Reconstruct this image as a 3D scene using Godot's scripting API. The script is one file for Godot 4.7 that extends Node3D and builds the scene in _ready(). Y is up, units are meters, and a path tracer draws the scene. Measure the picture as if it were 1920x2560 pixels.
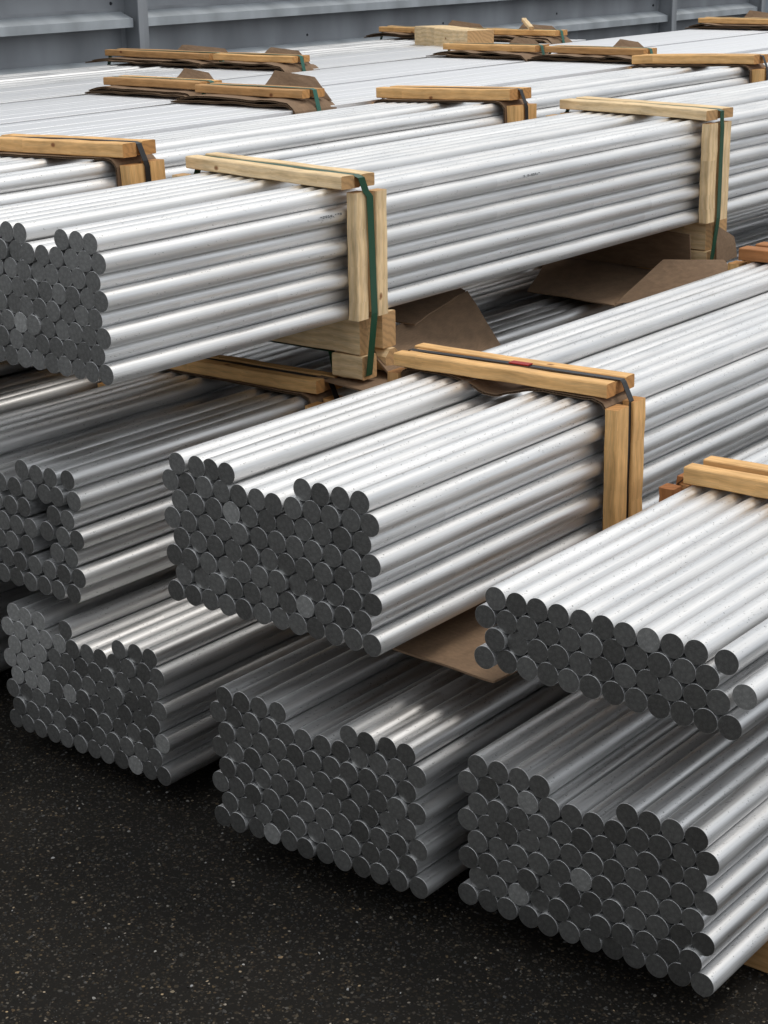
extends Node3D
# A yard with strapped bundles of aluminium rods in stacks on dark asphalt.
# World: x to the right along the sawn ends, y up, rods run along -z from their near ends.

const D := 0.04            # rod diameter
const H := 0.0346          # height of one row of nested rods
var rng := RandomNumberGenerator.new()
var M := {}
var rod_meshes: Array[ArrayMesh] = []
var side_mats: Array[Material] = []
var cap_mats: Array[Material] = []
var used := {}

# ------------------------------------------------------------------ helpers
func numbered(called: String) -> String:
	var n: int = used.get(called, -1) + 1
	used[called] = n
	return called if n == 0 else "%s_%03d" % [called, n]

func tag(o: Node, label: String, category: String, group := "", kind := "") -> void:
	if label: o.set_meta("label", label)
	if category: o.set_meta("category", category)
	if group: o.set_meta("group", group)
	if kind: o.set_meta("kind", kind)

func thing(called: String, label: String, category: String, at: Vector3, group := "") -> Node3D:
	var o := Node3D.new()
	o.name = numbered(called)
	o.position = at
	add_child(o)
	tag(o, label, category, group)
	return o

func part(parent: Node, called: String, mesh: Mesh, where: Transform3D, mat: Material = null) -> MeshInstance3D:
	var o := MeshInstance3D.new()
	o.name = called
	o.mesh = mesh
	o.transform = where
	if mat: o.material_override = mat
	parent.add_child(o, true)
	return o

func begin() -> SurfaceTool:
	var st := SurfaceTool.new()
	st.begin(Mesh.PRIMITIVE_TRIANGLES)
	st.set_smooth_group(-1)
	return st

# a, b, c, d go clockwise round the face as seen from outside
func quad(st: SurfaceTool, a: Vector3, b: Vector3, c: Vector3, d: Vector3, ua := Vector2(0, 0), ub := Vector2(1, 0), uc := Vector2(1, 1), ud := Vector2(0, 1)) -> void:
	for k in [[a, ua], [b, ub], [c, uc], [a, ua], [c, uc], [d, ud]]:
		st.set_uv(k[1])
		st.add_vertex(k[0])

func finish(st: SurfaceTool, mat: Material, into: ArrayMesh = null, tangents := false) -> ArrayMesh:
	st.generate_normals()
	if tangents: st.generate_tangents()
	var m: ArrayMesh = st.commit(into)
	m.surface_set_material(m.get_surface_count() - 1, mat)
	return m

# a sawn timber batten along local x, slightly uneven, with chamfered arrises; size = length, height (y), width (z)
func beam(size: Vector3, wood: Material, end: Material, bevel := 0.002, wobble := 0.0008) -> ArrayMesh:
	var st := begin()
	var n := 7
	var hy := size.y / 2
	var hz := size.z / 2
	var b := bevel
	var prof := [Vector2(-hz + b, hy), Vector2(hz - b, hy), Vector2(hz, hy - b), Vector2(hz, -hy + b), Vector2(hz - b, -hy), Vector2(-hz + b, -hy), Vector2(-hz, -hy + b), Vector2(-hz, hy - b)]
	var rings := []
	var bow := Vector2(rng.randf_range(-1, 1), rng.randf_range(-1, 1)) * size.x * 0.003
	var u0 := rng.randf()
	var v0 := rng.randf()
	for i in n + 1:
		var t := float(i) / n
		var o := bow * (1.0 - pow(2 * t - 1, 2)) + Vector2(rng.randf_range(-1, 1), rng.randf_range(-1, 1)) * wobble
		var s := 1.0 + rng.randf_range(-1, 1) * wobble / minf(hy, hz) * 0.5
		var ring := []
		for q in prof:
			ring.append(Vector3((t - 0.5) * size.x, q.y * s + o.y, q.x * s + o.x))
		rings.append(ring)
	for i in n:
		var p := 0.0
		for k in 8:
			var k2 := (k + 1) % 8
			var a: Vector3 = rings[i][k]
			var a2: Vector3 = rings[i][k2]
			var c: Vector3 = rings[i + 1][k]
			var c2: Vector3 = rings[i + 1][k2]
			var w := a.distance_to(a2)
			var ux := u0 + a.x / 0.6
			var ux2 := u0 + c.x / 0.6
			quad(st, a2, c2, c, a, Vector2(ux, v0 + (p + w) / 0.16), Vector2(ux2, v0 + (p + w) / 0.16), Vector2(ux2, v0 + p / 0.16), Vector2(ux, v0 + p / 0.16))
			p += w
	var m := finish(st, wood)
	st = begin()
	for e in [0, n]:
		var ring: Array = rings[e]
		for k in range(1, 7):
			var tri := [ring[0], ring[k], ring[k + 1]]
			if e == n: tri = [ring[0], ring[k + 1], ring[k]]
			for v in tri:
				st.set_uv(Vector2(v.z / 0.1 + u0, v.y / 0.1 + v0))
				st.add_vertex(v)
	return finish(st, end, m)

# a thin ribbon of thickness t that follows a path and reaches over ext
func ribbon(st: SurfaceTool, path: Array, ext: Vector3, t: float, lift := 0.0) -> void:
	var top := []
	var low := []
	for i in path.size():
		var tan: Vector3 = (path[mini(i + 1, path.size() - 1)] - path[maxi(i - 1, 0)]).normalized()
		var nor := tan.cross(ext).normalized()
		top.append(path[i] + nor * (lift + t / 2))
		low.append(path[i] + nor * (lift - t / 2))
	var run := 0.0
	for i in path.size() - 1:
		var l: float = path[i].distance_to(path[i + 1])
		var u := run / 0.5
		var u2 := (run + l) / 0.5
		run += l
		var w := ext.length() / 0.5
		quad(st, top[i], top[i + 1], top[i + 1] + ext, top[i] + ext, Vector2(u, 0), Vector2(u2, 0), Vector2(u2, w), Vector2(u, w))
		quad(st, low[i] + ext, low[i + 1] + ext, low[i + 1], low[i], Vector2(u, w), Vector2(u2, w), Vector2(u2, 0), Vector2(u, 0))
		quad(st, low[i], low[i + 1], top[i + 1], top[i])
		quad(st, top[i] + ext, top[i + 1] + ext, low[i + 1] + ext, low[i] + ext)
	var z := path.size() - 1
	quad(st, low[0], top[0], top[0] + ext, low[0] + ext)
	quad(st, top[z], low[z], low[z] + ext, top[z] + ext)

func resample(path: Array, step: float) -> Array:
	var c := Curve3D.new()
	c.bake_interval = step
	for p in path: c.add_point(p)
	var n := int(c.get_baked_length() / step)
	var r := []
	for i in n + 1: r.append(c.sample_baked(c.get_baked_length() * i / n))
	return r

func smooth(path: Array, tension := 0.25) -> Array:
	var c := Curve3D.new()
	for i in path.size():
		var d: Vector3 = (path[mini(i + 1, path.size() - 1)] - path[maxi(i - 1, 0)]) * tension
		c.add_point(path[i], -d, d)
	c.bake_interval = 0.004
	var n := maxi(12, int(c.get_baked_length() / 0.012))
	var r := []
	for i in n + 1: r.append(c.sample_baked(c.get_baked_length() * i / n))
	return r

# corrugated board: two liners with a wavy flute between them
func corrugated(path: Array, ext: Vector3, t := 0.004) -> ArrayMesh:
	var st := begin()
	ribbon(st, path, ext, 0.0006, t / 2)
	ribbon(st, path, ext, 0.0006, -t / 2)
	var fine := resample(path, 0.002)
	var wave := []
	for i in fine.size():
		var tan: Vector3 = (fine[mini(i + 1, fine.size() - 1)] - fine[maxi(i - 1, 0)]).normalized()
		wave.append(fine[i] + tan.cross(ext).normalized() * sin(i * TAU / 4.0 + 0.8) * (t / 2 - 0.0004))
	for i in wave.size() - 1:
		quad(st, wave[i], wave[i + 1], wave[i + 1] + ext, wave[i] + ext)
	return finish(st, M.cardboard)

# a sheet of board between four corners, sagging and uneven, 4 mm thick
func board(a: Vector3, b: Vector3, c: Vector3, d: Vector3, warp := 0.006, t := 0.004, n := 10) -> ArrayMesh:
	var st := begin()
	var nor := (b - a).cross(d - a).normalized()
	var noise := FastNoiseLite.new()
	noise.seed = rng.randi()
	noise.frequency = 3.0
	var g := []
	for j in n + 1:
		for i in n + 1:
			var u := float(i) / n
			var v := float(j) / n
			var p := a.lerp(b, u).lerp(d.lerp(c, u), v)
			g.append(p + nor * noise.get_noise_2d(p.x + p.y, p.z - p.y) * warp * 2.0)
	var at := func(i: int, j: int, s: float) -> Vector3: return g[j * (n + 1) + i] + nor * s * t / 2
	for j in n:
		for i in n:
			for s: float in [1.0, -1.0]:
				var q: Array = [at.call(i, j, s), at.call(i + 1, j, s), at.call(i + 1, j + 1, s), at.call(i, j + 1, s)]
				var w: Array = [Vector2(i, j) / n, Vector2(i + 1, j) / n, Vector2(i + 1, j + 1) / n, Vector2(i, j + 1) / n]
				if s > 0: quad(st, q[3], q[2], q[1], q[0], w[3], w[2], w[1], w[0])
				else: quad(st, q[0], q[1], q[2], q[3], w[0], w[1], w[2], w[3])
	for i in n:
		quad(st, at.call(i, 0, 1), at.call(i + 1, 0, 1), at.call(i + 1, 0, -1), at.call(i, 0, -1))
		quad(st, at.call(i, n, -1), at.call(i + 1, n, -1), at.call(i + 1, n, 1), at.call(i, n, 1))
		quad(st, at.call(0, i, -1), at.call(0, i + 1, -1), at.call(0, i + 1, 1), at.call(0, i, 1))
		quad(st, at.call(n, i, 1), at.call(n, i + 1, 1), at.call(n, i + 1, -1), at.call(n, i, -1))
	return finish(st, M.cardboard)

# ------------------------------------------------------------------ materials
func tex(im: Image) -> ImageTexture:
	im.generate_mipmaps()
	return ImageTexture.create_from_image(im)

func mat(color: Color, rough := 0.8, metal := 0.0, albedo: Texture2D = null) -> StandardMaterial3D:
	var m := StandardMaterial3D.new()
	m.albedo_color = color
	m.roughness = rough
	m.metallic = metal
	m.albedo_texture = albedo
	return m

func noise(freq: float, octaves := 3, salt := 1) -> FastNoiseLite:
	var n := FastNoiseLite.new()
	n.seed = salt
	n.frequency = freq
	n.fractal_octaves = octaves
	n.noise_type = FastNoiseLite.TYPE_SIMPLEX_SMOOTH
	return n

func make_materials() -> void:
	# mill-finish side of a rod: faint draw lines, cloudy oxide, short nicks where it ran over the rollers
	var W := 256
	var L := 1024
	var im := Image.create(W, L, false, Image.FORMAT_RGB8)
	var streak := noise(0.11, 3, 5)
	var cloud := noise(0.012, 4, 9)
	for y in L:
		for x in W:
			var ang := TAU * x / W
			var cx := cos(ang) * 40.0
			var cy := sin(ang) * 40.0
			var s := streak.get_noise_3d(cx * 1.6, cy * 1.6, y * 0.02)
			var c := cloud.get_noise_3d(cx, cy, y * 0.35)
			var v := clampf(0.93 + s * 0.035 + c * 0.05, 0, 1)
			im.set_pixel(x, y, Color(v, v, v))
	for k in 420:
		var line := [0.02, 0.10, 0.93, 0.30, 0.62][rng.randi() % 5] as float
		var px := int((line + rng.randfn(0, 0.022)) * W + W) % W
		var py := rng.randi() % L
		var lean := rng.randf_range(-0.9, 0.9)
		var dark := rng.randf_range(0.62, 0.93)
		for i in rng.randi_range(2, 6):
			var x := (px + i) % W
			var y := (py + int(lean * i + 0.15 * i * i) + L) % L
			var q := im.get_pixel(x, y)
			im.set_pixel(x, y, q * dark)
			if rng.randf() < 0.5: im.set_pixel(x, (y + 1) % L, im.get_pixel(x, (y + 1) % L) * (dark * 0.5 + 0.5))
	var side_tex := tex(im)
	var rim := Image.create(W, L, false, Image.FORMAT_RGB8)
	for y in L:
		for x in W:
			var ang := TAU * x / W
			var r := 0.51 + streak.get_noise_3d(cos(ang) * 60 + 200, sin(ang) * 60, y * 0.03) * 0.16 + cloud.get_noise_3d(cos(ang) * 30, sin(ang) * 30 + 90, y * 0.3) * 0.2
			rim.set_pixel(x, y, Color(r, r, r))
	var rough_tex := tex(rim)
	for k in 6:
		var m := mat(Color(1, 1, 1) * [0.93, 0.915, 0.94, 0.905, 0.925, 0.93][k], 1.0, 0.97, side_tex)
		m.albedo_color.a = 1.0
		m.roughness_texture = rough_tex
		m.uv1_offset = Vector3(0, k * 0.173, 0)
		m.anisotropy_enabled = false
		side_mats.append(m)
	# sawn ends: parallel saw marks, uneven tone
	var S := 192
	var ci := Image.create(S, S, false, Image.FORMAT_RGB8)
	var cn := noise(0.02, 3, 21)
	var cl := noise(0.5, 2, 22)
	for y in S:
		for x in S:
			var v := 0.86 + cl.get_noise_2d(x * 0.06 + 0.0008 * y * y, y * 1.0) * 0.15 + cn.get_noise_2d(x, y) * 0.09 + sin(sqrt((x + 120.0) * (x + 120.0) + (y - 60.0) * (y - 60.0)) * 0.9) * 0.035
			v = clampf(v, 0.1, 1)
			ci.set_pixel(x, y, Color(v, v, v))
	for k in 14:
		var p := Vector2(rng.randf() * S, rng.randf() * S)
		var dir := Vector2.from_angle(rng.randf_range(-0.4, 0.4))
		for i in rng.randi_range(8, 40):
			p += dir
			if p.x >= 0 and p.y >= 0 and p.x < S and p.y < S: ci.set_pixel(int(p.x), int(p.y), Color(0.97, 0.97, 0.97))
	var cap_tex := tex(ci)
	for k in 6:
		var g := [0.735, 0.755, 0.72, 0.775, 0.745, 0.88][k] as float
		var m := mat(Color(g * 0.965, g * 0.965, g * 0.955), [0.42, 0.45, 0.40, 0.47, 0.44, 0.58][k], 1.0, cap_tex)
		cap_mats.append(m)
	# pine: grain along u
	var wi := Image.create(512, 128, false, Image.FORMAT_RGB8)
	var wn := noise(0.02, 4, 31)
	var wf := noise(0.2, 2, 32)
	for y in 128:
		for x in 512:
			var bend := wn.get_noise_2d(x * 0.25, y * 0.6) * 9.0
			var ring := sin((y + bend) * 0.42) * 0.5 + 0.5
			var v := 0.93 - pow(ring, 3.0) * 0.06 + wf.get_noise_2d(x * 0.12, y * 3.0) * 0.08 + wn.get_noise_2d(x * 0.5, y + 300) * 0.10
			wi.set_pixel(x, y, Color(v, v * (0.98 - 0.02 * ring), v * (0.95 - 0.06 * ring)))
	for k in 2:
		var kx := rng.randi() % 512
		var ky := rng.randi() % 128
		for dy in range(-5, 6):
			for dx in range(-8, 9):
				var q := dx * dx / 64.0 + dy * dy / 25.0
				if q < 1.0:
					var x := (kx + dx + 512) % 512
					var y := (ky + dy + 128) % 128
					wi.set_pixel(x, y, wi.get_pixel(x, y).lerp(Color(0.40, 0.24, 0.13), 0.75 * (1 - q)))
	var wood_tex := tex(wi)
	var ei := Image.create(128, 128, false, Image.FORMAT_RGB8)
	for y in 128:
		for x in 128:
			var r := Vector2(x - 150, y + 40).length() + wn.get_noise_2d(x, y) * 8
			var v := 0.84 - pow(sin(r * 0.35) * 0.5 + 0.5, 2.0) * 0.09 + wf.get_noise_2d(x * 2.0, y * 2.0) * 0.08
			ei.set_pixel(x, y, Color(v, v * 0.94, v * 0.85))
	var end_tex := tex(ei)
	var tones := {"pine": Color(0.955, 0.775, 0.535), "pale": Color(0.975, 0.875, 0.715), "brown": Color(0.80, 0.63, 0.43), "red": Color(0.74, 0.51, 0.32)}
	for k in tones:
		M[k] = mat(tones[k], 0.75, 0, wood_tex)
		M[k + "_end"] = mat((tones[k] as Color).lerp(Color(0.80, 0.55, 0.33), 0.3), 0.85, 0, end_tex)
	# cardboard
	var bi := Image.create(256, 256, false, Image.FORMAT_RGB8)
	var bn := noise(0.03, 4, 41)
	var bf := noise(0.35, 2, 42)
	for y in 256:
		for x in 256:
			var v := 0.91 + bn.get_noise_2d(x, y) * 0.08 + bf.get_noise_2d(x * 0.25, y) * 0.06 + sin(y * TAU / 6.4) * 0.012
			bi.set_pixel(x, y, Color(v, v, v))
	M.cardboard = mat(Color(0.56, 0.455, 0.355), 0.9, 0, tex(bi))
	M.green = mat(Color(0.03, 0.27, 0.17), 0.38)
	M.teal = mat(Color(0.10, 0.36, 0.30), 0.45)
	M.black = mat(Color(0.06, 0.06, 0.07), 0.42)
	M.tag = mat(Color(0.62, 0.10, 0.06), 0.5)
	M.ink = mat(Color(0.45, 0.46, 0.47), 0.7)
	# painted sheet steel of the wall
	var pi := Image.create(256, 256, false, Image.FORMAT_RGB8)
	var pn := noise(0.015, 4, 51)
	for y in 256:
		for x in 256:
			var v := 0.93 + pn.get_noise_2d(x, y * 0.4) * 0.14
			pi.set_pixel(x, y, Color(v, v, v))
	var paint_tex := tex(pi)
	M.paint = mat(Color(0.585, 0.60, 0.62), 0.55, 0, paint_tex)
	M.paint.uv1_triplanar = true
	M.paint.uv1_scale = Vector3.ONE * 0.7
	M.paint_blue = mat(Color(0.50, 0.54, 0.58), 0.5, 0, paint_tex)
	M.paint_light = mat(Color(0.70, 0.725, 0.745), 0.5, 0, paint_tex)
	M.paint_light.uv1_triplanar = true
	M.screw = mat(Color(0.25, 0.26, 0.28), 0.4, 0.8)
	# asphalt: dark binder with chips of stone
	var A := 2048
	var ai := Image.create(A, A, false, Image.FORMAT_RGB8)
	var hi := Image.create(A, A, false, Image.FORMAT_RGB8)
	ai.fill(Color(0.085, 0.075, 0.065))
	hi.fill(Color(0.2, 0.2, 0.2))
	for k in 42000:
		var px := rng.randi() % A
		var py := rng.randi() % A
		var r := rng.randf_range(1.5, 5.5) if k < 39000 else rng.randf_range(4.0, 8.0)
		var g := rng.randf_range(0.07, 0.22)
		if rng.randf() < 0.22: g = rng.randf_range(0.20, 0.36)
		if rng.randf() < 0.018: g = rng.randf_range(0.36, 0.66)
		var warm := rng.randf_range(0.04, 0.34)
		var col := Color(g, g * (1 - warm * 0.4), g * (1 - warm))
		var ca := rng.randf() * PI
		var e := rng.randf_range(0.5, 1.0)
		var hh := rng.randf_range(0.45, 0.9)
		var R := int(r) + 1
		var cs := cos(ca)
		var sn := sin(ca)
		for dy in range(-R, R + 1):
			for dx in range(-R, R + 1):
				var qx := (dx * cs + dy * sn) / r
				var qy := (dy * cs - dx * sn) / (r * e)
				if absf(qx) + absf(qy) < 1.25 and qx * qx + qy * qy < 1.0:
					var x := (px + dx) & 2047
					var y := (py + dy) & 2047
					ai.set_pixel(x, y, col)
					hi.set_pixel(x, y, Color(hh, hh, hh))
	hi.bump_map_to_normal_map(5.0)
	M.asphalt = mat(Color(1.0, 0.97, 0.93), 0.80, 0, tex(ai))
	M.asphalt.normal_enabled = true
	M.asphalt.normal_texture = tex(hi)
	M.asphalt.normal_scale = 0.9
	M.asphalt.metallic_specular = 0.35

# one rod: near end at the origin, 6 m back along -z; surface 0 is the drawn side, surface 1 the sawn ends
func make_rod(length: float, turn: float) -> ArrayMesh:
	var n := 30
	var r := D / 2 - 0.0002
	var ch := 0.0003
	var st := SurfaceTool.new()
	st.begin(Mesh.PRIMITIVE_TRIANGLES)
	var stops := [[0.0, r - ch, 0.7], [-ch, r, 0.0], [-length * 0.5, r, 0.0], [-length + ch, r, 0.0], [-length, r - ch, -0.7]]
	for i in stops.size() - 1:
		for k in n:
			var pts := []
			for q in [[i, k], [i + 1, k + 1], [i, k + 1], [i, k], [i + 1, k], [i + 1, k + 1]]:
				var s: Array = stops[q[0]]
				var a: float = TAU * q[1] / n
				var nz := 0.0 if i > 0 and i < 3 else (0.7 if i == 0 else -0.7)
				var dir := Vector3(sin(a), cos(a), 0)
				st.set_normal((dir + Vector3(0, 0, nz)).normalized())
				st.set_uv(Vector2(float(q[1]) / n, -s[0] / 1.5))
				st.add_vertex(dir * s[1] + Vector3(0, 0, s[0]))
	var m := st.commit()
	st = SurfaceTool.new()
	st.begin(Mesh.PRIMITIVE_TRIANGLES)
	for e in 2:
		var z := 0.0 if e == 0 else -length
		for k in range(1, n - 1):
			var ids := [0, k, k + 1] if e == 0 else [0, k + 1, k]
			for q in ids:
				var a: float = TAU * q / n
				var p := Vector3(sin(a), cos(a), 0) * (r - ch)
				st.set_normal(Vector3(0, 0, 1 if e == 0 else -1))
				var u := Vector2(p.x, p.y).rotated(turn) / (D * 1.1) + Vector2(0.5, 0.5)
				st.set_uv(u)
				st.add_vertex(p + Vector3(0, 0, z))
	return st.commit(m)

func add_rod(parent: Node3D, x: float, y: float, z: float, baked_lit := false) -> MeshInstance3D:
	var o := MeshInstance3D.new()
	o.name = "rod"
	o.mesh = rod_meshes[rng.randi() % rod_meshes.size()]
	o.set_surface_override_material(0, side_mats[rng.randi() % side_mats.size()])
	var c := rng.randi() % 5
	if rng.randf() < 0.02 or baked_lit: c = 5  # brightest end tone: a few at random, plus light painted onto chosen ends
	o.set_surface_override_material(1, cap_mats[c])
	var b := Basis(Vector3(0, 0, 1), rng.randf_range(-0.35, 0.35))
	b = Basis(Vector3(0, 1, 0), rng.randfn(0, 0.0003)) * Basis(Vector3(1, 0, 0), rng.randfn(0, 0.0002)) * b
	o.transform = Transform3D(b, Vector3(x, y, z))
	parent.add_child(o, true)
	return o

# nested rows of rods; local origin at the middle of the bottom, near ends at z = 0; top gives the columns of the last, unfilled row
# how far one end stands out from its neighbours: mostly flush, a few well out
func ragged(s: float) -> float:
	var z := clampf(rng.randfn(0, s * 0.14), -0.002, 0.002)
	var k := rng.randf()
	if k < 0.07: z -= rng.randf_range(0.0015, 0.004)
	elif k < 0.20: z += rng.randf_range(0.0015, 0.004)
	return z

func rods(parent: Node3D, across: int, rows: int, top: Array, skew := 0.0, stagger := 0.006, baked_lit_from := 99.0, baked_lit_high := true) -> void:
	var half := across * D / 2
	for r in rows:
		var odd := r % 2
		for i in across - odd:
			var c := i + odd * 0.5
			add_rod(parent, half - D / 2 - c * D + rng.randfn(0, 0.0007), D / 2 + r * H + rng.randfn(0, 0.0004), skew * c * D + ragged(stagger), c > baked_lit_from and (r >= 3) == baked_lit_high and rng.randf() < (c - baked_lit_from) / 3.2)
	for c: float in top:
		add_rod(parent, half - D / 2 - c * D, D / 2 + rows * H, skew * c * D + ragged(stagger), c > baked_lit_from and baked_lit_high and rng.randf() < (c - baked_lit_from) / 3.0)

func strap_loop(parent: Node3D, path: Array, z0: float, width: float, m: Material, called := "strap") -> MeshInstance3D:
	var st := begin()
	ribbon(st, path, Vector3(0, 0, -width), 0.0009)
	return part(parent, called, finish(st, m), Transform3D(Basis(), Vector3(0, 0, z0 + width / 2)))

# timber-and-strap band round a bundle. p holds: xl, xr, yb, yt (edges of the rods), z (middle), w, t (batten), gap, skew, wood, strap, pad, zv (middle of the uprights), over (how far the top battens stand past the rods)
func band(parent: Node3D, p: Dictionary) -> void:
	var w: float = p.get("w", 0.036)
	var t: float = p.get("t", 0.028)
	var gap: float = p.get("gap", 0.034)
	var skew: float = p.get("skew", 0.0)
	var wood: String = p.get("wood", "pine")
	var over: float = p.get("over", 0.015)
	var overl: float = p.get("overl", 0.012)
	var z: float = p.z
	var zv: float = p.get("zv", z)
	var tilt: float = p.get("tilt", 0.0)
	var pad: bool = p.get("pad", false)
	var lift := 0.009 if pad else 0.002
	var length: float = p.xr - p.xl + over + overl
	var mid: float = (p.xr + over + p.xl - overl) / 2
	var turn := Basis(Vector3(0, 1, 0), skew) * Basis(Vector3(0, 0, 1), tilt)
	for s: float in [1.0, -1.0]:
		var at := Vector3(mid, p.yt + lift + t / 2, z) + turn * Vector3(rng.randf_range(-0.006, 0.006), 0, s * (gap + w) / 2)
		part(parent, "top_batten", beam(Vector3(length, t, w), M[wood], M[wood + "_end"]), Transform3D(turn, at))
	var slat: float = t * p.get("slat", 0.55)
	part(parent, "spacer_slat", beam(Vector3(length * 0.97, slat, gap * 0.86), M["brown"], M["brown_end"]), Transform3D(turn, Vector3(mid, p.yt + lift + slat / 2, z)))
	var low: float = p.get("low", p.yb)
	var vt: float = p.get("vt", p.yt + lift - 0.012)
	var vw: float = p.get("vw", w)
	var vgap: float = p.get("vgap", gap)
	var up := Basis(Vector3(0, 1, 0), Vector3(-1, 0, 0), Vector3(0, 0, 1))
	var vwood: String = p.get("vwood", wood)
	var out := 0.006 if pad else 0.001
	for side: float in [1.0, -1.0]:
		var x: float = p.xr + out + t / 2 if side > 0 else p.xl - out - t / 2
		var lw: String = vwood if side > 0 else p.get("lwood", vwood)
		for s: float in [1.0, -1.0]:
			var h: float = vt - low + rng.randf_range(-0.006, 0.002)
			part(parent, "side_batten", beam(Vector3(h, t, vw), M[lw], M[lw + "_end"]), Transform3D(up, Vector3(x, low + h / 2, zv + s * (vgap + vw) / 2)))
		part(parent, "spacer_slat", beam(Vector3(vt - low - 0.02, t * 0.6, vgap * 0.8), M["brown"], M["brown_end"]), Transform3D(up, Vector3(x - side * t * 0.2, (vt + low) / 2, zv)))
	# strap: over the slat, down both sides, underneath
	var under: float = p.get("under", low - 0.006)
	var y1: float = p.yt + lift + slat + 0.003
	var xr: float = p.xr + out + t * p.get("k", 0.66)
	var xl: float = p.xl - out - t * 0.66
	var loop := [Vector3(mid - 0.02, y1, 0), Vector3(p.xr + over * 0.5, y1, 0), Vector3(p.xr + over + 0.002, y1 - 0.004, 0), Vector3(xr + 0.002, vt + 0.001, 0), Vector3(xr + 0.003, vt - 0.012, 0), Vector3(xr + 0.003, low + 0.01, 0)]
	var tuck: float = p.get("tuck", 0.0)
	loop += [Vector3(xr - tuck, under + 0.004, 0), Vector3(xr - 0.006 - tuck, under, 0), Vector3(xl + 0.006 + tuck, under, 0), Vector3(xl, under + 0.006, 0), Vector3(xl, vt - 0.01, 0), Vector3(p.xl - overl, y1 - 0.003, 0), Vector3(mid - 0.02, y1, 0)]
	if p.has("step"):  # between the feet the strap runs up against the planks
		var at_foot := loop.size() - 5
		loop.insert(at_foot, Vector3(p.xl + 0.04, under, 0))
		loop.insert(at_foot, Vector3(p.xl + 0.05, under + p.step, 0))
		loop.insert(at_foot, Vector3(p.xr - 0.09, under + p.step, 0))
		loop.insert(at_foot, Vector3(p.xr - 0.08, under, 0))
	# the strap leans where the top battens and the uprights are out of line
	var st := begin()
	var width: float = p.get("strap_w", 0.016)
	var moved := []
	for q: Vector3 in loop:
		var f := clampf((q.y - (p.yt - 0.03)) / 0.04, 0, 1)
		var ztop: float = z - tan(skew) * (q.x - mid)
		var zside := lerpf(p.get("zlow", zv), zv, clampf((q.y - low + 0.1) / 0.25, 0, 1))
		moved.append(Vector3(q.x, q.y, lerpf(zside, ztop, f) + width / 2))
	ribbon(st, moved, Vector3(0, 0, -width), 0.0009)
	var sm := part(parent, "strap", finish(st, M[p.get("strap", "black")]), Transform3D())
	if p.has("tag_x"):
		part(sm, "seal", beam(Vector3(0.044, 0.0025, width + 0.003), M.tag, M.tag, 0.0006, 0.0), Transform3D(turn, Vector3(p.tag_x, y1 + 0.0022, z - tan(skew) * (p.tag_x - mid))))
	if pad:
		var sag: Array = p.get("sag", [])
		var path := [Vector3(p.xl - 0.006, p.yt - 0.05, 0), Vector3(p.xl - 0.004, p.yt - 0.012, 0), Vector3(p.xl + 0.02, p.yt + 0.004, 0)]
		var n := 9
		for i in range(1, n):
			var u := float(i) / n
			var drop := 0.0
			for q: Vector3 in sag:
				drop += q.y * exp(-pow((u - q.x) / q.z, 2))
			path.append(Vector3(lerpf(p.xl, p.xr, u), p.yt + 0.0045 - drop + rng.randf_range(-0.0008, 0.0008), 0))
		path += [Vector3(p.xr - 0.022, p.yt + 0.004, 0), Vector3(p.xr - 0.001, p.yt - 0.010, 0), Vector3(p.xr + 0.0035, p.yt - 0.045, 0), Vector3(p.xr + 0.003, p.get("pad_low", p.yt - 0.12), 0)]
		var zw: float = p.get("pad_w", 0.14)
		part(parent, "cardboard_pad", corrugated(smooth(path, 0.3), Vector3(0, 0, -zw), 0.0042), Transform3D(Basis(), Vector3(0, 0, z + zw / 2 + p.get("pad_z", 0.0))))

func bundle(label: String, x_right: float, y: float, z: float, across := 12) -> Node3D:
	return thing("rod_bundle", label, "rod bundle", Vector3(x_right - across * D / 2, y, z), "strapped bundles of aluminium rods")

func ground_bearers(b: Node3D, half: float, spots: Array, height: float) -> void:
	for z: float in spots:
		part(b, "bearer", beam(Vector3(half * 2 + 0.05, height - 0.004, 0.07), M.brown, M.brown_end, 0.003), Transform3D(Basis(), Vector3(0.0, -height / 2, z)))

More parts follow.
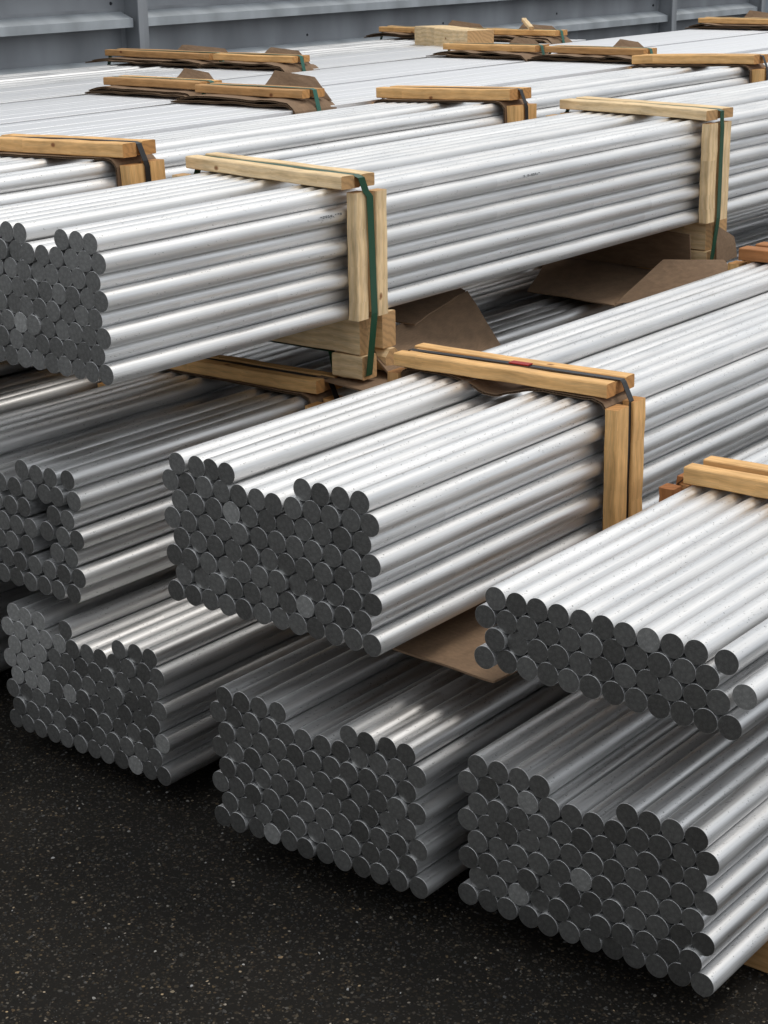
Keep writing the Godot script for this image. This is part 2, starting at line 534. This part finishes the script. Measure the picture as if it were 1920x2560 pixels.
# ------------------------------------------------------------------ the place
func _ready() -> void:
	rng.seed = 7
	# camera
	var cam := Camera3D.new()
	cam.name = "camera"
	var bx := Vector3(0.7862896, -0.0167554, -0.6176310)
	var by := Vector3(-0.1817565, 0.9491284, -0.2571379)
	var bz := Vector3(0.5905195, 0.3144433, 0.7432443)
	cam.transform = Transform3D(Basis(bx, by, bz).orthonormalized(), Vector3(0, 1.62, 0))
	cam.fov = 32.4745
	cam.near = 0.05
	cam.far = 400
	add_child(cam)
	cam.current = true
	# overcast sky
	var env := Environment.new()
	env.background_mode = Environment.BG_SKY
	var sm := ProceduralSkyMaterial.new()
	sm.sky_top_color = Color(0.855, 0.87, 0.885)
	sm.sky_horizon_color = Color(0.745, 0.76, 0.78)
	sm.sky_curve = 0.25
	sm.ground_bottom_color = Color(0.09, 0.09, 0.09)
	sm.ground_horizon_color = Color(0.30, 0.31, 0.32)
	sm.sky_energy_multiplier = 1.0
	var sky := Sky.new()
	sky.sky_material = sm
	env.sky = sky
	env.tonemap_mode = Environment.TONE_MAPPER_LINEAR
	env.tonemap_exposure = 1.4
	env.sdfgi_enabled = true
	env.ssao_enabled = true
	env.ssil_enabled = true
	var we := WorldEnvironment.new()
	we.name = "environment"
	we.environment = env
	add_child(we)
	# the veiled sun behind the clouds
	var sun := DirectionalLight3D.new()
	sun.name = "sun"
	sun.light_energy = 0.3
	sun.light_color = Color(1.0, 0.98, 0.95)
	sun.light_angular_distance = 20.0
	sun.shadow_enabled = true
	add_child(sun)
	sun.look_at_from_position(Vector3(1.2, 4, -1.6), Vector3.ZERO)

	make_materials()
	for k in 5: rod_meshes.append(make_rod(6.0, k * 0.63 + 0.2))
	build_setting()
	build_added_hall()
	build_stacks()
	build_rear()
	build_loose()

func build_setting() -> void:
	var st := begin()
	var n := 24
	for j in n:
		for i in n:
			var a := Vector2(-60 + 120.0 * i / n, -60 + 120.0 * j / n)
			var s := 120.0 / n
			var p := [Vector3(a.x, 0, a.y), Vector3(a.x + s, 0, a.y), Vector3(a.x + s, 0, a.y + s), Vector3(a.x, 0, a.y + s)]
			var u := func(v: Vector3) -> Vector2: return Vector2(v.x, v.z) / 1.25
			quad(st, p[0], p[1], p[2], p[3], u.call(p[0]), u.call(p[1]), u.call(p[2]), u.call(p[3]))
	st.generate_normals()
	st.generate_tangents()
	var m := st.commit()
	m.surface_set_material(0, M.asphalt)
	var g := part(self, "asphalt_ground", m, Transform3D())
	g.set_meta("kind", "structure")
	# stone chips that stand proud of the binder near the stacks
	var chip := begin()
	var ring := []
	for k in 6: ring.append(Vector3(cos(TAU * k / 6.0 + 0.3 * (k % 2)), 0, sin(TAU * k / 6.0)) * (0.8 + 0.25 * (k % 3) / 2.0))
	for k in 6:
		var q := [ring[k], ring[(k + 1) % 6]]
		for v in [q[1] * 0.55 + Vector3(0, 0.5, 0), q[0] * 0.55 + Vector3(0, 0.5, 0), Vector3(0.1, 0.56, 0)]:
			chip.set_uv(Vector2.ZERO)
			chip.add_vertex(v)
		quad(chip, q[0] * 0.55 + Vector3(0, 0.5, 0), q[1] * 0.55 + Vector3(0, 0.5, 0), q[1] + Vector3(0, -0.3, 0), q[0] + Vector3(0, -0.3, 0))
	var cm := mat(Color(1, 1, 1), 0.6)
	cm.vertex_color_use_as_albedo = true
	cm.metallic_specular = 0.4
	var mm := MultiMesh.new()
	mm.transform_format = MultiMesh.TRANSFORM_3D
	mm.use_colors = true
	mm.mesh = finish(chip, cm)
	mm.instance_count = 48000
	for i in mm.instance_count:
		var s := 0.0014 + pow(rng.randf(), 2.5) * 0.0034
		var b := Basis(Vector3(rng.randfn(0, 0.25), 1, rng.randfn(0, 0.25)).normalized(), rng.randf() * TAU).scaled_local(Vector3(s, s * rng.randf_range(0.5, 0.9), s * rng.randf_range(0.6, 1.1)))
		mm.set_instance_transform(i, Transform3D(b, Vector3(rng.randf_range(-3.6, 0.3), 0.0003, rng.randf_range(-3.2, -0.7))))
		var v := rng.randf_range(0.010, 0.03)
		if rng.randf() < 0.25: v = rng.randf_range(0.03, 0.09)
		if rng.randf() < 0.035: v = rng.randf_range(0.12, 0.42)
		var warm := rng.randf_range(0, 0.3)
		mm.set_instance_color(i, Color(v, v * (1 - warm * 0.4), v * (1 - warm)))
	var mi := MultiMeshInstance3D.new()
	mi.name = "asphalt_chips"
	mi.multimesh = mm
	add_child(mi)
	tag(mi, "small stone chips in the dark asphalt", "gravel", "", "stuff")

	# the grey sheet-steel wall behind the stacks
	var yaw := 0.0
	var along := Vector3(sin(yaw), 0, -cos(yaw))
	var foot := Vector3(-6.1, 0, -5.85) - along * 5.0
	var w := thing("steel_wall", "grey sheet steel wall with horizontal ribs behind the bundles", "wall", foot)
	var basis := Basis(along, Vector3.UP, along.cross(Vector3.UP))
	var to_wall := func(p: Vector3) -> Transform3D: return Transform3D(basis, basis * p)
	var posts := [0.1, 5.0, 9.9, 11.2]
	for k in 3:
		var a: float = posts[k]
		var b: float = posts[k + 1]
		part(w, "wall_panel", box(Vector3(b - a - 0.07, 2.6, 0.02), 0.002), to_wall.call(Vector3((a + b) / 2, 1.3, -0.02)), M.paint)
		for y: float in [0.445, 0.655, 0.865, 1.075, 1.285, 1.495, 1.705, 1.915, 2.125]:
			part(w, "wall_rib", rib(b - a - 0.075), to_wall.call(Vector3((a + b) / 2, y, -0.005)), M.paint_light)
	for k in posts.size():
		part(w, "wall_post", post(2.7), to_wall.call(Vector3(posts[k], 0, 0.0)), M.paint)
	for k in 3:
		for y: float in [0.92, 1.112, 1.322]:
			var count := 5 if k < 2 else 2
			for q in count:
				part(w, "screw", screw(), to_wall.call(Vector3(lerpf(posts[k] + 0.09, posts[k + 1] - 0.09, q / (count - 1.0)), y, -0.008)), M.screw)
	part(w, "end_panel", box(Vector3(4.0, 2.6, 0.04), 0.003), to_wall.call(Vector3(13.3, 1.3, 0.03)), M.paint_blue)

# added hall out of view: it shuts the light off from the front
func build_added_hall() -> void:
	var h := thing("added_hall", "added dark grey hall out of view, blocking light from the front", "building", Vector3(2.2, 0, 3.8))
	var dark := mat(Color(0.33, 0.34, 0.35), 0.7)
	part(h, "plinth", box(Vector3(10.6, 0.5, 0.3), 0.004), Transform3D(Basis(), Vector3(0, 0.25, 0.16)), mat(Color(0.45, 0.45, 0.44), 0.9))
	var st := begin()
	var n := 52
	for i in n:
		var x := -5.2 + i * 0.2
		var q := [Vector2(x, 0), Vector2(x + 0.08, 0), Vector2(x + 0.1, -0.035), Vector2(x + 0.18, -0.035), Vector2(x + 0.2, 0)]
		for k in 4:
			quad(st, Vector3(q[k].x, 0.5, q[k].y), Vector3(q[k + 1].x, 0.5, q[k + 1].y), Vector3(q[k + 1].x, 3.3, q[k + 1].y), Vector3(q[k].x, 3.3, q[k].y))
	part(h, "cladding", finish(st, dark), Transform3D(Basis(), Vector3(0, 0, 0.06)))
	part(h, "wall", box(Vector3(10.4, 2.8, 6.0), 0.01), Transform3D(Basis(), Vector3(0, 1.9, 3.1)), dark)
	part(h, "roof_edge", box(Vector3(10.7, 0.22, 6.4), 0.01), Transform3D(Basis(), Vector3(0, 3.42, 3.0)), dark)

func box(size: Vector3, b: float) -> ArrayMesh:
	return beam(size, null, null, b, 0.0)

func rib(length: float) -> ArrayMesh:
	# pressed rail: sloping top, upright front, open shadow gap below
	var st := begin()
	var prof := [Vector2(0.0, 0.0), Vector2(0.08, -0.030), Vector2(0.08, -0.068), Vector2(0.072, -0.068), Vector2(0.072, -0.036), Vector2(0.0, -0.008)]
	var h := length / 2
	for i in prof.size():
		var a: Vector2 = prof[i]
		var c: Vector2 = prof[(i + 1) % prof.size()]
		quad(st, Vector3(-h, a.y, a.x), Vector3(h, a.y, a.x), Vector3(h, c.y, c.x), Vector3(-h, c.y, c.x))
	for s: float in [-1.0, 1.0]:
		for q in [[0, 1, 4, 5], [1, 2, 3, 4]]:
			var v := []
			for i in q: v.append(Vector3(h * s, prof[i].y, prof[i].x))
			if s > 0: quad(st, v[3], v[2], v[1], v[0])
			else: quad(st, v[0], v[1], v[2], v[3])
	return finish(st, null)

func post(height: float) -> ArrayMesh:
	# a rolled H section
	var st := SurfaceTool.new()
	st.begin(Mesh.PRIMITIVE_TRIANGLES)
	for q in [[Vector3(0.06, height, 0.008), Vector3(0, height / 2, 0.10)], [Vector3(0.010, height, 0.108), Vector3(0, height / 2, 0.042)], [Vector3(0.09, height, 0.008), Vector3(0, height / 2, -0.016)]]:
		var b := BoxMesh.new()
		b.size = q[0]
		st.append_from(b, 0, Transform3D(Basis(), q[1]))
	return st.commit()

func screw() -> Mesh:
	if not M.has("screw_mesh"):
		var c := CylinderMesh.new()
		c.top_radius = 0.006
		c.bottom_radius = 0.009
		c.height = 0.008
		c.radial_segments = 6
		c.rings = 0
		var st := SurfaceTool.new()
		st.begin(Mesh.PRIMITIVE_TRIANGLES)
		st.append_from(c, 0, Transform3D(Basis(Vector3.RIGHT, PI / 2), Vector3.ZERO))
		M.screw_mesh = st.commit()
	return M.screw_mesh

func build_stacks() -> void:
	var half := 0.24
	var left_gap := [0.5, 1.5, 2.5, 3.5, 7.5, 8.5, 9.5, 10.5]
	# ---- bottom layer
	var E := bundle("bottom rod bundle at the left, on the ground under the loosely packed bundle", -2.233, 0.050, -2.136)
	rods(E, 12, 7, [0.5, 1.5, 2.5, 6.5, 8.5, 9.5, 10.5], -0.013, 0.007, 6.8)  # left ends take the brighter tone, painting in light from the left
	ground_bearers(E, half, [-0.5, -2.2, -4.2, -5.6], 0.05)
	band(E, {"xl": -half, "xr": half, "yb": 0.0, "yt": 7 * H + D, "z": -0.72, "strap": "black"})
	band(E, {"xl": -half, "xr": half, "yb": 0.0, "yt": 7 * H + D, "z": -2.3, "strap": "black"})
	var F := bundle("bottom rod bundle in the middle of the row, sawn ends just above the asphalt", -1.567, 0.069, -2.070)
	rods(F, 12, 7, left_gap, 0.02, 0.006)
	ground_bearers(F, half, [-0.55, -2.2, -4.2, -5.6], 0.069)
	band(F, {"xl": -half, "xr": half, "yb": 0.0, "yt": 7 * H + D, "z": -0.76, "strap": "black"})
	band(F, {"xl": -half, "xr": half, "yb": 0.0, "yt": 7 * H + D, "z": -2.3, "strap": "black"})
	var G := bundle("bottom rod bundle at the right front, nearest the bottom edge of the photo", -1.050, 0.067, -2.105)
	rods(G, 12, 7, left_gap, -0.009, 0.006)
	ground_bearers(G, half, [-0.24, -2.2, -4.2, -5.6], 0.067)
	band(G, {"xl": -half, "xr": half, "yb": 0.0, "yt": 7 * H + D, "z": -1.15, "strap": "black"})
	band(G, {"xl": -half, "xr": half, "yb": 0.0, "yt": 7 * H + D, "z": -2.6, "strap": "black"})
	# ---- middle layer
	var C := bundle("middle rod bundle with black strap and red seal on its timber band", -1.663, 0.484, -2.082)
	rods(C, 12, 7, [0.5, 1.5, 2.5, 3.5, 7.65, 8.6, 9.4, 10.45], 0.024, 0.006)
	var ct := 7 * H + D
	band(C, {"xl": -half, "xr": half, "yb": 0.0, "yt": ct, "z": -0.735, "zv": -0.728, "skew": 0.03, "w": 0.033, "gap": 0.044, "vw": 0.046, "vgap": 0.016, "t": 0.027, "strap": "black", "pad": true, "pad_w": 0.10, "pad_z": 0.0,
		"sag": [Vector3(0.46, 0.026, 0.12)], "pad_low": 0.02, "tag_x": 0.015, "slat": 0.88, "over": 0.004, "wood": "pine", "lwood": "brown"})
	band(C, {"xl": -half, "xr": half, "yb": 0.0, "yt": ct, "z": -2.22, "w": 0.05, "gap": 0.03, "t": 0.032, "wood": "red", "vwood": "pine", "strap": "black", "overl": -0.002})
	band(C, {"xl": -half, "xr": half, "yb": 0.0, "yt": ct, "z": -3.75, "wood": "pine", "strap": "black"})
	ground_bearers(C, half, [-0.9, -2.3, -4.0, -5.5], 0.088)
	var Dn := bundle("shallow rod bundle of four rows at the right, one rod loose on its edge", -1.039, 0.488, -2.133)
	var sk := -0.021
	for r in 4:
		var odd := r % 2
		for i in 12 - odd:
			var c := i + odd * 0.5
			if (r == 2 and i == 0) or (r == 3 and i == 0): continue
			add_rod(Dn, half - D / 2 - c * D + rng.randfn(0, 0.0006), D / 2 + r * H + rng.randfn(0, 0.0004), sk * c * D + ragged(0.004))
	add_rod(Dn, half - D / 2 + 0.68 * D, D / 2 + H + 0.026, 0.012)
	add_rod(Dn, half - D / 2 - 0.012, D / 2 + 2 * H + 0.026 + 0.004, -0.004)
	var dt := 3 * H + D
	band(Dn, {"xl": -half, "xr": half + 0.03, "yb": 0.0, "yt": dt, "z": -0.70, "w": 0.034, "gap": 0.032, "t": 0.032, "strap": "black", "wood": "pine", "lwood": "red", "overl": -0.02, "vt": dt - 0.01, "over": 0.02})
	band(Dn, {"xl": -half, "xr": half + 0.03, "yb": 0.0, "yt": dt, "z": -2.25, "strap": "black"})
	ground_bearers(Dn, half, [-1.0, -2.5, -4.2], 0.07)
	# loosely packed bundle under the top one
	var Bn := bundle("loosely packed rod bundle at the left, half under the top bundle", -2.440, 0.374, -2.14)
	for r in 7:
		var rec := 0.018 if r % 2 == 0 else 0.0
		for i in 11:
			if r == 6 and (i == 4 or i == 5 or i == 6): continue
			if (r == 4 and i == 2) or (r == 2 and i == 2): continue
			add_rod(Bn, half - D / 2 - rec - i * 0.0425 + rng.randfn(0, 0.0022), D / 2 + r * 0.0392 + rng.randfn(0, 0.0014), ragged(0.009))
	var bt := 6 * 0.0392 + D
	band(Bn, {"xl": -half, "xr": half, "yb": 0.0, "yt": bt, "z": -0.725, "zv": -0.705, "skew": 0.02, "w": 0.030, "gap": 0.026, "t": 0.030, "vw": 0.044, "vgap": 0.018, "k": 1.04, "slat": 0.8, "strap": "black", "over": 0.014, "pad": true, "pad_w": 0.09, "wood": "pine"})
	band(Bn, {"xl": -half, "xr": half, "yb": 0.0, "yt": bt, "z": -2.33, "strap": "black", "wood": "brown"})
	var E2 := E.duplicate()
	E2.name = numbered("rod_bundle")
	E2.position = Vector3(-2.93 - half, 0.050, -2.20)
	add_child(E2)
	E2.set_meta("label", "lowest rod bundle at the far left, in the dark left of the bottom row")
	var B2 := Bn.duplicate()
	B2.name = numbered("rod_bundle")
	B2.position = Vector3(-2.965 - half, 0.374, -2.02)
	add_child(B2)
	B2.set_meta("label", "shaded rod bundle under the strapped one behind the topmost bundle, at the left edge")
	# ---- top layer
	var A := bundle("topmost rod bundle with green straps, standing on tall timber bearers", -2.350, 0.826, -2.165)
	rods(A, 12, 7, [0.5, 1.5, 2.5, 5.6, 6.5, 7.5, 8.5, 9.5, 10.5], -0.042, 0.007)
	var at := 7 * H + D
	for q in [[-0.743, -0.734, -0.17, 0.035, 0.022, 0.037, 0.030], [-2.325, -2.28, -0.18, 0.05, 0.024, 0.046, 0.03]]:
		band(A, {"xl": -half, "xr": half, "yb": 0.0, "yt": at, "z": q[0], "zv": q[1], "skew": q[2], "w": q[3], "gap": q[4], "vw": q[5], "vgap": q[6], "t": 0.027, "strap": "green", "wood": "pale", "vwood": "pale", "over": 0.03, "overl": 0.034, "k": 1.06, "slat": 0.86, "zlow": q[1] + 0.004, "low": 0.004, "vt": at - 0.006, "under": -0.128, "tuck": 0.014, "step": 0.045, "strap_w": 0.021})
		var zc: float = q[1] - 0.045
		for s: float in [1.0, -1.0]:
			part(A, "bearer_plank", beam(Vector3(0.53, 0.078, 0.046), M.pale, M.pale_end), Transform3D(Basis(), Vector3(-0.022, -0.041, zc + 0.04 * s)))
			part(A, "bearer_foot", beam(Vector3(0.085, 0.052, 0.05), M.pale, M.pale_end, 0.003 if s > 0 else 0.016), Transform3D(Basis(), Vector3(0.208, -0.108, zc + 0.041 * s)))
			part(A, "bearer_foot", beam(Vector3(0.085, 0.052, 0.05), M.pale, M.pale_end, 0.003), Transform3D(Basis(), Vector3(-0.255, -0.108, zc + 0.041 * s)))
	# ink stamps on two rods of the top bundle
	for q in [[0.0, 5, -0.60, 0.07, 0.5], [0.0, 5, -1.35, 0.07, 0.5]]:
		var st := begin()
		var c := Vector2(half - D / 2, D / 2 + 6 * H)
		for k in 9:
			for row in 2:
				if rng.randf() < 0.2: continue
				var a0: float = 1.22 + row * 0.14 + rng.randf_range(-0.02, 0.02)
				var a1 := a0 + 0.11
				var p0 := Vector3(c.x + sin(a0) * 0.02015, c.y + cos(a0) * 0.02015, -k * 0.008)
				var p1 := Vector3(c.x + sin(a1) * 0.02015, c.y + cos(a1) * 0.02015, -k * 0.008)
				var e := Vector3(0, 0, -rng.randf_range(0.003, 0.007))
				quad(st, p0, p0 + e, p1 + e, p1)
		part(A, "ink_stamp", finish(st, M.ink), Transform3D(Basis(), Vector3(0, 0, q[2])))

func build_rear() -> void:
	# the bundle behind the top one
	var half := 0.24
	var X := bundle("rod bundle with dark straps just behind the topmost bundle", -2.965, 0.842, -2.05)
	X.rotation.z = 0.03
	ground_bearers(X, half, [-0.9, -2.3, -4.0, -5.5], 0.13)
	rods(X, 12, 7, [0.5, 1.5, 5.5, 6.5, 7.5, 8.5, 9.5, 10.5], 0.0, 0.006)
	var xt := 7 * H + D
	for z: float in [-0.80, -2.35, -3.90]:
		band(X, {"xl": -half, "xr": half, "yb": 0.0, "yt": xt, "z": z, "w": 0.04, "gap": 0.02, "vw": 0.048, "vgap": 0.018, "t": 0.031, "skew": -0.04, "strap": "black", "wood": "pine", "k": 1.04, "slat": 0.9, "pad": true, "pad_w": 0.13, "pad_low": 0.1, "over": 0.024, "overl": 0.01})
	# flat bar bundles further back
	var bar := beam(Vector3(1, 1, 1), null, null, 0.0, 0.0)
	bar = bar_mesh(8.0)
	var bar6 := bar_mesh(5.9)
	var bar_mats := [mat(Color(0.945, 0.945, 0.95), 0.5, 0.93), mat(Color(0.93, 0.93, 0.935), 0.52, 0.93), mat(Color(0.95, 0.95, 0.95), 0.48, 0.93)]
	var list := [
		["bundle of square aluminium bars nearest the rods at the back", -3.470, 11, -1.75, bar, [-2.32, -4.30, -6.48]],
		["second bundle of square aluminium bars from the front at the back", -3.965, 11, -1.70, bar, [-2.45, -4.35, -6.50]],
		["narrow bundle of square aluminium bars with a timber offcut on it", -4.470, 10, -1.30, bar6, [-3.87, -5.68]]]
	for q in list:
		var n: int = q[2]
		var w := 0.042 * n
		var b := thing("bar_bundle", q[0], "bar bundle", Vector3(q[1] - w / 2, 0.785, q[3]), "strapped bundles of square bars")
		for r in 8:
			for i in n:
				var o := part(b, "bar", q[4], Transform3D(Basis(), Vector3(w / 2 - 0.021 - i * 0.042 + rng.randfn(0, 0.0004), 0.0209 + r * 0.042 + rng.randfn(0, 0.0003), rng.randfn(0, 0.012))))
				o.set_surface_override_material(0, bar_mats[rng.randi() % 3])
		ground_bearers(b, w / 2, [-0.6, -2.6, -4.5], 0.785)
		for z: float in q[5]:
			cardboard_wrap(b, w, 0.336, z)
	var Z := thing("rod_bundle", "rod bundle along the grey wall, farthest from the camera", "rod bundle", Vector3(-5.23, 0.80, -1.25), "strapped bundles of aluminium rods")
	rods(Z, 16, 8, [0.5, 1.5, 2.5, 3.5, 4.5, 5.5, 8.5, 9.5, 10.5, 11.5, 12.5], 0.0, 0.01)
	ground_bearers(Z, 0.32, [-0.6, -2.6, -4.5], 0.80)
	for z: float in [-3.95, -5.78]:
		cardboard_wrap(Z, 0.64, 8 * H + D, z)

func bar_mesh(length: float) -> ArrayMesh:
	var st := begin()
	var h := 0.02095
	var b := 0.0005
	var prof := [Vector2(-h + b, h), Vector2(h - b, h), Vector2(h, h - b), Vector2(h, -h + b), Vector2(h - b, -h), Vector2(-h + b, -h), Vector2(-h, -h + b), Vector2(-h, h - b)]
	for k in 8:
		var p: Vector2 = prof[k]
		var q: Vector2 = prof[(k + 1) % 8]
		var u := k / 8.0
		quad(st, Vector3(p.x, p.y, 0), Vector3(p.x, p.y, -length), Vector3(q.x, q.y, -length), Vector3(q.x, q.y, 0), Vector2(u, 0), Vector2(u, length / 1.5), Vector2(u + 0.125, length / 1.5), Vector2(u + 0.125, 0))
	for e in 2:
		for k in range(1, 7):
			var ids := [0, k, k + 1] if e == 0 else [0, k + 1, k]
			for i in ids:
				st.set_uv(Vector2(prof[i].x, prof[i].y) / 0.04 + Vector2(0.5, 0.5))
				st.add_vertex(Vector3(prof[i].x, prof[i].y, 0.0 if e == 0 else -length))
	return finish(st, side_mats[0])

# battens over cardboard that bends down the side, with loose flaps behind
func cardboard_wrap(b: Node3D, w: float, top: float, z: float) -> void:
	for layer in 2:
		var path := [Vector3(-w / 2 - 0.03 + 0.02 * layer, top + 0.004 + 0.007 * layer, 0)]
		for i in range(1, 8):
			path.append(Vector3(lerpf(-w / 2, w / 2 - 0.06, i / 8.0), top + 0.010 + 0.012 * layer + rng.randf_range(-0.003, 0.004), 0))
		path += [Vector3(w / 2 - 0.05, top + 0.012 + 0.008 * layer, 0), Vector3(w / 2 - 0.012, top + 0.004 + 0.006 * layer, 0), Vector3(w / 2 + 0.006 + 0.004 * layer, top - 0.026, 0), Vector3(w / 2 + 0.007 + 0.004 * layer, top - 0.09, 0)]
		var zw := 0.20 - 0.03 * layer
		part(b, "cardboard_pad", corrugated(smooth(path, 0.3), Vector3(0, 0, -zw), 0.005), Transform3D(Basis(Vector3(0, 1, 0), rng.randf_range(-0.05, 0.05)), Vector3(0, 0, z + 0.10 + rng.randf_range(-0.012, 0.012))))
	var yaw := rng.randf_range(-0.05, 0.05)
	for s: float in [1.0, -1.0]:
		part(b, "top_batten", beam(Vector3(w * 0.96, 0.024, 0.034), M.pine if rng.randf() < 0.6 else M.brown, M.pine_end), Transform3D(Basis(Vector3(0, 1, 0), yaw), Vector3(0.0, top + 0.040, z + 0.034 * s - 0.01)))
	# standing flap behind
	var x0 := rng.randf_range(-0.12, 0.0)
	var x1 := w / 2 - rng.randf_range(0.0, 0.05)
	var zz := z - 0.085
	var hh := rng.randf_range(0.04, 0.07)
	part(b, "cardboard_flap", board(Vector3(x0, top + 0.02, zz), Vector3(x1, top + 0.012, zz - 0.01), Vector3(x1 - 0.10, top + 0.035 + hh * 0.6, zz - 0.05), Vector3(x0 + 0.03, top + 0.025 + hh, zz - 0.045), 0.006, 0.004, 8), Transform3D())
	var y1 := top + 0.0535
	var x := w / 2 + 0.012
	var path := [Vector3(0, y1, 0), Vector3(w * 0.46, y1, 0), Vector3(w * 0.485, y1 - 0.003, 0), Vector3(x, top - 0.02, 0), Vector3(x, 0.0, 0), Vector3(x - 0.01, -0.006, 0), Vector3(-x + 0.01, -0.006, 0), Vector3(-x, 0, 0), Vector3(-x, top - 0.02, 0), Vector3(-w * 0.485, y1 - 0.003, 0), Vector3(0, y1, 0)]
	strap_loop(b, path, z - 0.01, 0.018, M.teal)

func build_loose() -> void:
	# folded cardboard between the loosely packed bundle and the middle one
	var c1 := thing("cardboard_sheet", "folded cardboard sheet propped under the topmost bundle beside its first bearer", "cardboard", Vector3(-2.40, 0.62, -3.3), "loose cardboard sheets")
	var o := c1.position
	part(c1, "sloping_panel", board(Vector3(-2.40, 0.752, -2.95) - o, Vector3(-2.55, 0.750, -3.557) - o, Vector3(-2.40, 0.615, -3.52) - o, Vector3(-2.19, 0.60, -2.95) - o, 0.004), Transform3D())
	part(c1, "flap", board(Vector3(-2.418, 0.754, -3.17) - o, Vector3(-2.552, 0.752, -3.557) - o, Vector3(-2.78, 0.80, -3.60) - o, Vector3(-2.72, 0.775, -3.13) - o, 0.004), Transform3D())
	var c2 := thing("cardboard_sheet", "flat cardboard sheet lying in shade under the topmost bundle, beyond the folded one", "cardboard", Vector3(-2.5, 0.664, -4.3), "loose cardboard sheets")
	o = c2.position
	part(c2, "panel", board(Vector3(-2.66, 0.670, -4.00) - o, Vector3(-2.365, 0.666, -3.97) - o, Vector3(-2.365, 0.676, -4.60) - o, Vector3(-2.95, 0.69, -4.62) - o, 0.003), Transform3D())
	part(c2, "front_panel", board(Vector3(-2.372, 0.668, -3.985) - o, Vector3(-2.23, 0.635, -4.48) - o, Vector3(-2.325, 0.712, -4.50) - o, Vector3(-2.352, 0.755, -4.20) - o, 0.003), Transform3D())
	part(c2, "standing_fold", board(Vector3(-2.92, 0.69, -4.40) - o, Vector3(-2.362, 0.69, -4.385) - o, Vector3(-2.362, 0.800, -4.365) - o, Vector3(-2.92, 0.820, -4.375) - o, 0.003), Transform3D())
	part(c2, "turned_up_edge", board(Vector3(-2.335, 0.70, -4.47) - o, Vector3(-2.335, 0.705, -4.60) - o, Vector3(-2.34, 0.765, -4.585) - o, Vector3(-2.34, 0.815, -4.47) - o, 0.002), Transform3D())
	var c3 := thing("cardboard_sheet", "tan cardboard sheet between the middle bundle and the shallow right one", "cardboard", Vector3(-1.7, 0.44, -2.4), "loose cardboard sheets")
	o = c3.position
	part(c3, "panel", board(Vector3(-1.80, 0.425, -2.232) - o, Vector3(-1.545, 0.421, -2.232) - o, Vector3(-1.50, 0.436, -2.80) - o, Vector3(-1.80, 0.440, -2.80) - o, 0.004), Transform3D())
	var c4 := thing("cardboard_sheet", "small cardboard pad under the feet of the first tall bearer", "cardboard", Vector3(-2.35, 0.67, -2.95), "loose cardboard sheets")
	o = c4.position
	part(c4, "panel", board(Vector3(-2.46, 0.684, -2.86) - o, Vector3(-2.18, 0.676, -2.84) - o, Vector3(-2.20, 0.678, -3.10) - o, Vector3(-2.46, 0.684, -3.12) - o, 0.002), Transform3D())
	# timber offcut and a splinter on the rear bundles
	var k := thing("timber_block", "thick pale timber offcut lying across the rear bundles near the wall", "timber", Vector3(-4.80, 1.095, -6.60))
	part(k, "timber", beam(Vector3(0.56, 0.095, 0.13), M.pale, M.pale_end, 0.003, 0.002), Transform3D(Basis(Vector3(0, 1, 0), -0.5), Vector3(0, 0.055, 0)))
	var s := thing("timber_stick", "small pale split stick lying on the rear cardboard", "timber", Vector3(-4.62, 1.19, -6.93))
	part(s, "stick", beam(Vector3(0.16, 0.016, 0.022), M.pale, M.pale_end, 0.002, 0.001), Transform3D(Basis(Vector3(0, 1, 0), -0.75) * Basis(Vector3(0, 0, 1), -0.2), Vector3(0, 0.01, 0)))
